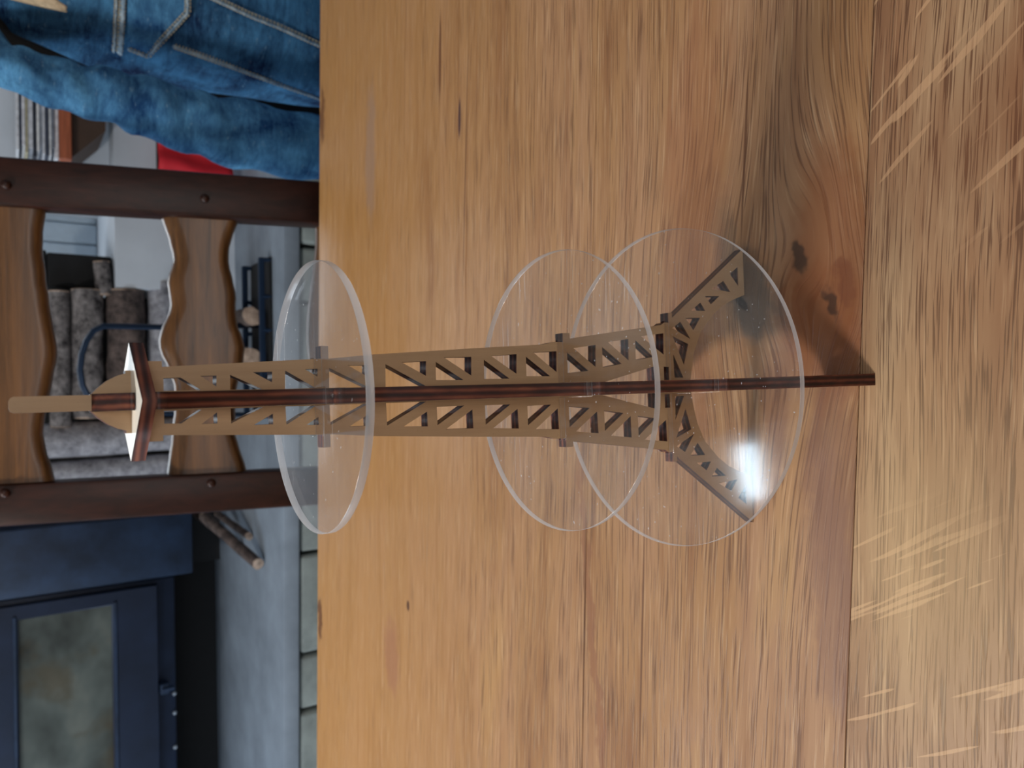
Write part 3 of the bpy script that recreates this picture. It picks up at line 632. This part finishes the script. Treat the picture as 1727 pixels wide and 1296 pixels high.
# jacket torso: lofted sections
def jac(z, a):
    t = min(1, max(0, (z-.52)/.62)); wx = .150+.008*math.sin(t*2.4); wy = .125+.02*math.sin(t*2.2)
    if z < 1.05: wx -= .014*min(1, (1.05-z)/.1)
    if z > 1.10: k = (z-1.10)/.1; wx *= 1-.62*k*k*(1.0 if k < 1 else 1); wy *= 1-.42*k*k
    ca, sa = math.cos(a), math.sin(a); e = .75
    x = .70+wx*math.copysign(abs(ca)**e, ca); y = 1.425+wy*math.copysign(abs(sa)**e, sa)
    p = Vector((x, y, z)); f = .009*noise.noise(Vector((x*7, y*7, z*9)))+.004*noise.noise(Vector((x*26, y*20, z*14)))
    d = Vector((ca, sa, 0)); return p+d*f
bm = bmesh.new(); n, m = 96, 60; rows = []
for j in range(m+1):
    z = .52+.68*j/m; rows.append([bm.verts.new(jac(z, 2*math.pi*k/n)) for k in range(n)])
for a, b in zip(rows, rows[1:]):
    for k in range(n): bm.faces.new((a[k], a[(k+1) % n], b[(k+1) % n], b[k]))
bmesh.ops.recalc_face_normals(bm, faces=bm.faces); tree = BVHTree.FromBMesh(bm); jacket = obj('jacket', bm, DENIM, per, True)
def hit(X, Y, lift=0.0):
    o = Vector((0, 0, HC)); d = ray(X, Y).normalized(); r = tree.ray_cast(o, d)
    if r[0] is None: p, nn, _, _ = tree.find_nearest(o+d*(1.32/d.y)); r = (p, nn)
    return r[0] - d*lift, d
def patch(name, poly, lift, mat, parent, th=.002, nsub=10):
    """a cloth piece following the jacket: polygon in the view of the chest, laid on the surface with thickness"""
    me = plate([(x/100, y/100) for x, y in poly], [], .001); bmp = bmesh.new(); bmp.from_mesh(me)
    bmesh.ops.triangulate(bmp, faces=bmp.faces); bmesh.ops.subdivide_edges(bmp, edges=[e for e in bmp.edges if e.calc_length() > .12], cuts=4, use_grid_fill=True)
    for v in bmp.verts:
        top = v.co.z > 0; p, d = hit(v.co.x*100, v.co.y*100, lift if top else lift-th); v.co = p
    return obj(name, bmp, mat, parent)
def seam(name, pts, wd, lift, mat, parent, ladder=True):
    """raised flat-felled seam along a line, with rows of stitches beside it"""
    P = []; 
    for (a, b) in zip(pts, pts[1:]):
        k = max(2, int(math.hypot(a[0]-b[0], a[1]-b[1])/6))
        P += [hit(a[0]+(b[0]-a[0])*i/k, a[1]+(b[1]-a[1])*i/k, lift)[0] for i in range(k)]
    P.append(hit(*pts[-1], lift)[0])
    bmx = bmesh.new(); tube(bmx, [q+Vector((0, 0, .0008*math.sin(i*2.4))) for i, q in enumerate(P)], [wd*(1+.12*math.sin(i*1.9)) for i in range(len(P))], 8, .45); s = obj(name, bmx, mat, parent, True)
    bmx = bmesh.new()
    for off in (-1, 1):
        for q, r in zip(P[:-1], P[1:]):
            t = (r-q).normalized(); side = t.cross(Vector((0, 1, 0))).normalized()*off*wd*.75; c = (q+r)/2+side-Vector((0, wd*.45, 0)); tube(bmx, [c-t*.0022, c+t*.0022], .0007, 5)
    for i in range(0, len(P)-1):
        q, r = P[i], P[i+1]; t = (r-q).normalized(); side = t.cross(Vector((0, 1, 0))).normalized()*wd*.9; c = (q+r)/2-Vector((0, wd*.5, 0)); tube(bmx, [c-side, c+side+t*.002], .0009, 5)
    obj('stitching', bmx, THREAD, s); return s
flap = patch('pocket_flap', [(215, -60), (215, 86), (251, 100), (322, 22), (322, -60)], .006, DENIMS, jacket, .004)
seam('flap_seam', [(216, 82), (249, 95), (316, 22), (316, -40)], .0055, .008, SEAM, jacket)
seam('yoke_seam', [(201, 90), (203, 60), (206, 10), (208, -60)], .006, .004, SEAM, jacket)
seam('yoke_seam', [(191, 88), (193, 60), (198, -60)], .0025, .003, SEAM, jacket)
seam('front_seam', [(292, 78), (400, 116), (470, 142), (545, 168)], .0062, .003, SEAM, jacket)
seam('front_seam', [(352, -6), (420, 26), (470, 46), (545, 80)], .0062, .003, SEAM, jacket)
# sleeves
def sleeve(path, radii, mir=None):
    pts = [Vector(p) for p in path]; bmx = bmesh.new(); K = 90; n = 36; rings = []
    def interp(t):
        f = t*(len(pts)-1); i = min(int(f), len(pts)-2); u = f-i; p = [pts[max(i-1, 0)], pts[i], pts[i+1], pts[min(i+2, len(pts)-1)]]
        q = .5*((2*p[1])+(-p[0]+p[2])*u+(2*p[0]-5*p[1]+4*p[2]-p[3])*u*u+(-p[0]+3*p[1]-3*p[2]+p[3])*u**3); return q, radii[i]*(1-u)+radii[i+1]*u, f
    for j in range(K+1):
        c, r, f = interp(j/K); c2 = interp(min(1, j/K+.01))[0]; c1 = interp(max(0, j/K-.01))[0]; t = (c2-c1).normalized()
        u = t.cross(Vector((0, 1, 0))).normalized() if abs(t.y) < .9 else Vector((1, 0, 0)); v = t.cross(u); crease = min(1, max(0, (f-1.6)/1.2))
        ring = []
        for k in range(n):
            a = 2*math.pi*k/n; ww = .0032*crease*math.sin(j*.9+2.2*math.sin(a*1.0+1)+1.5*noise.noise(Vector((a, j*.2, 3)))) + (.0025+.004*crease)*noise.noise(Vector((math.cos(a)*1.3, math.sin(a)*1.3, j*.09+7)))+.003*noise.noise(Vector((math.cos(a)*3, math.sin(a)*3, j*.35)))
            ring.append(bmx.verts.new(c+(u*math.cos(a)+v*math.sin(a))*(r+ww)))
        rings.append(ring)
    for a, b in zip(rings, rings[1:]):
        for k in range(n): bmx.faces.new((a[k], a[(k+1) % n], b[(k+1) % n], b[k]))
    return obj('sleeve', bmx, DENIMS, per, True)
SYV = 1.30
cl = [aty(X, Y, SYV) for X, Y in ((0, 108), (100, 142), (200, 167), (300, 201), (400, 226), (535, 250))]
path = [(.585, 1.41, 1.165), (.525, 1.37, 1.155)]+cl+[(.44, 1.27, .60), (.50, 1.18, .60), (.555, 1.09, .60)]
rad = [.055, .042, .030, .037, .043, .049, .055, .054, .056, .042, .034]
sleeve(path, rad)
sleeve([(1.40-x, y, z) for x, y, z in path], rad)
# cream fleece collar
FLC = plain('cream_fleece', lin(206, 186, 156), .95, var=.2, sc=120, bump=.8)
for s in (1, -1):
    bmx = bmesh.new(); p0 = aty(112, 16, 1.27) if s == 1 else None
    if s == 1: q = [(.66, 1.40, 1.21), (.605, 1.32, 1.17), (.585, 1.285, 1.12), (p0.x, p0.y, p0.z)]
    else: q = [(1.40-a, b, c) for a, b, c in q]
    tube(bmx, q, [.03, .032, .026, .006], 14, .5)
    bmesh.ops.subdivide_edges(bmx, edges=list(bmx.edges), cuts=2)
    for v in bmx.verts: v.co += noise.noise_vector(v.co*160)*.003
    obj('fleece_collar', bmx, FLC, per, True)
st = thing('person_seat', 'seat under the person in denim, with an added black panel that darkens the sleeve gap', 'chair', (.70, 1.45, 0))
bm = bmesh.new(); tube(bm, [(.70, 1.45, .395), (.70, 1.45, .425)], .17, 32); obj('seat', bm, POST, st)
for sx, sy in ((-1, -1), (1, -1), (1, 1), (-1, 1)):
    bm = bmesh.new(); tube(bm, [(.70+sx*.13, 1.45+sy*.13, 0), (.70+sx*.1, 1.45+sy*.1, .40)], .016, 10); obj('leg', bm, POST, st)
bm = bmesh.new(); box(bm, (.565, 1.60, .50), (.86, 1.64, 1.16), .015, seg=2); obj('shade_backing', bm, BLACK, st)  # black panel added to darken the gap between sleeve and torso
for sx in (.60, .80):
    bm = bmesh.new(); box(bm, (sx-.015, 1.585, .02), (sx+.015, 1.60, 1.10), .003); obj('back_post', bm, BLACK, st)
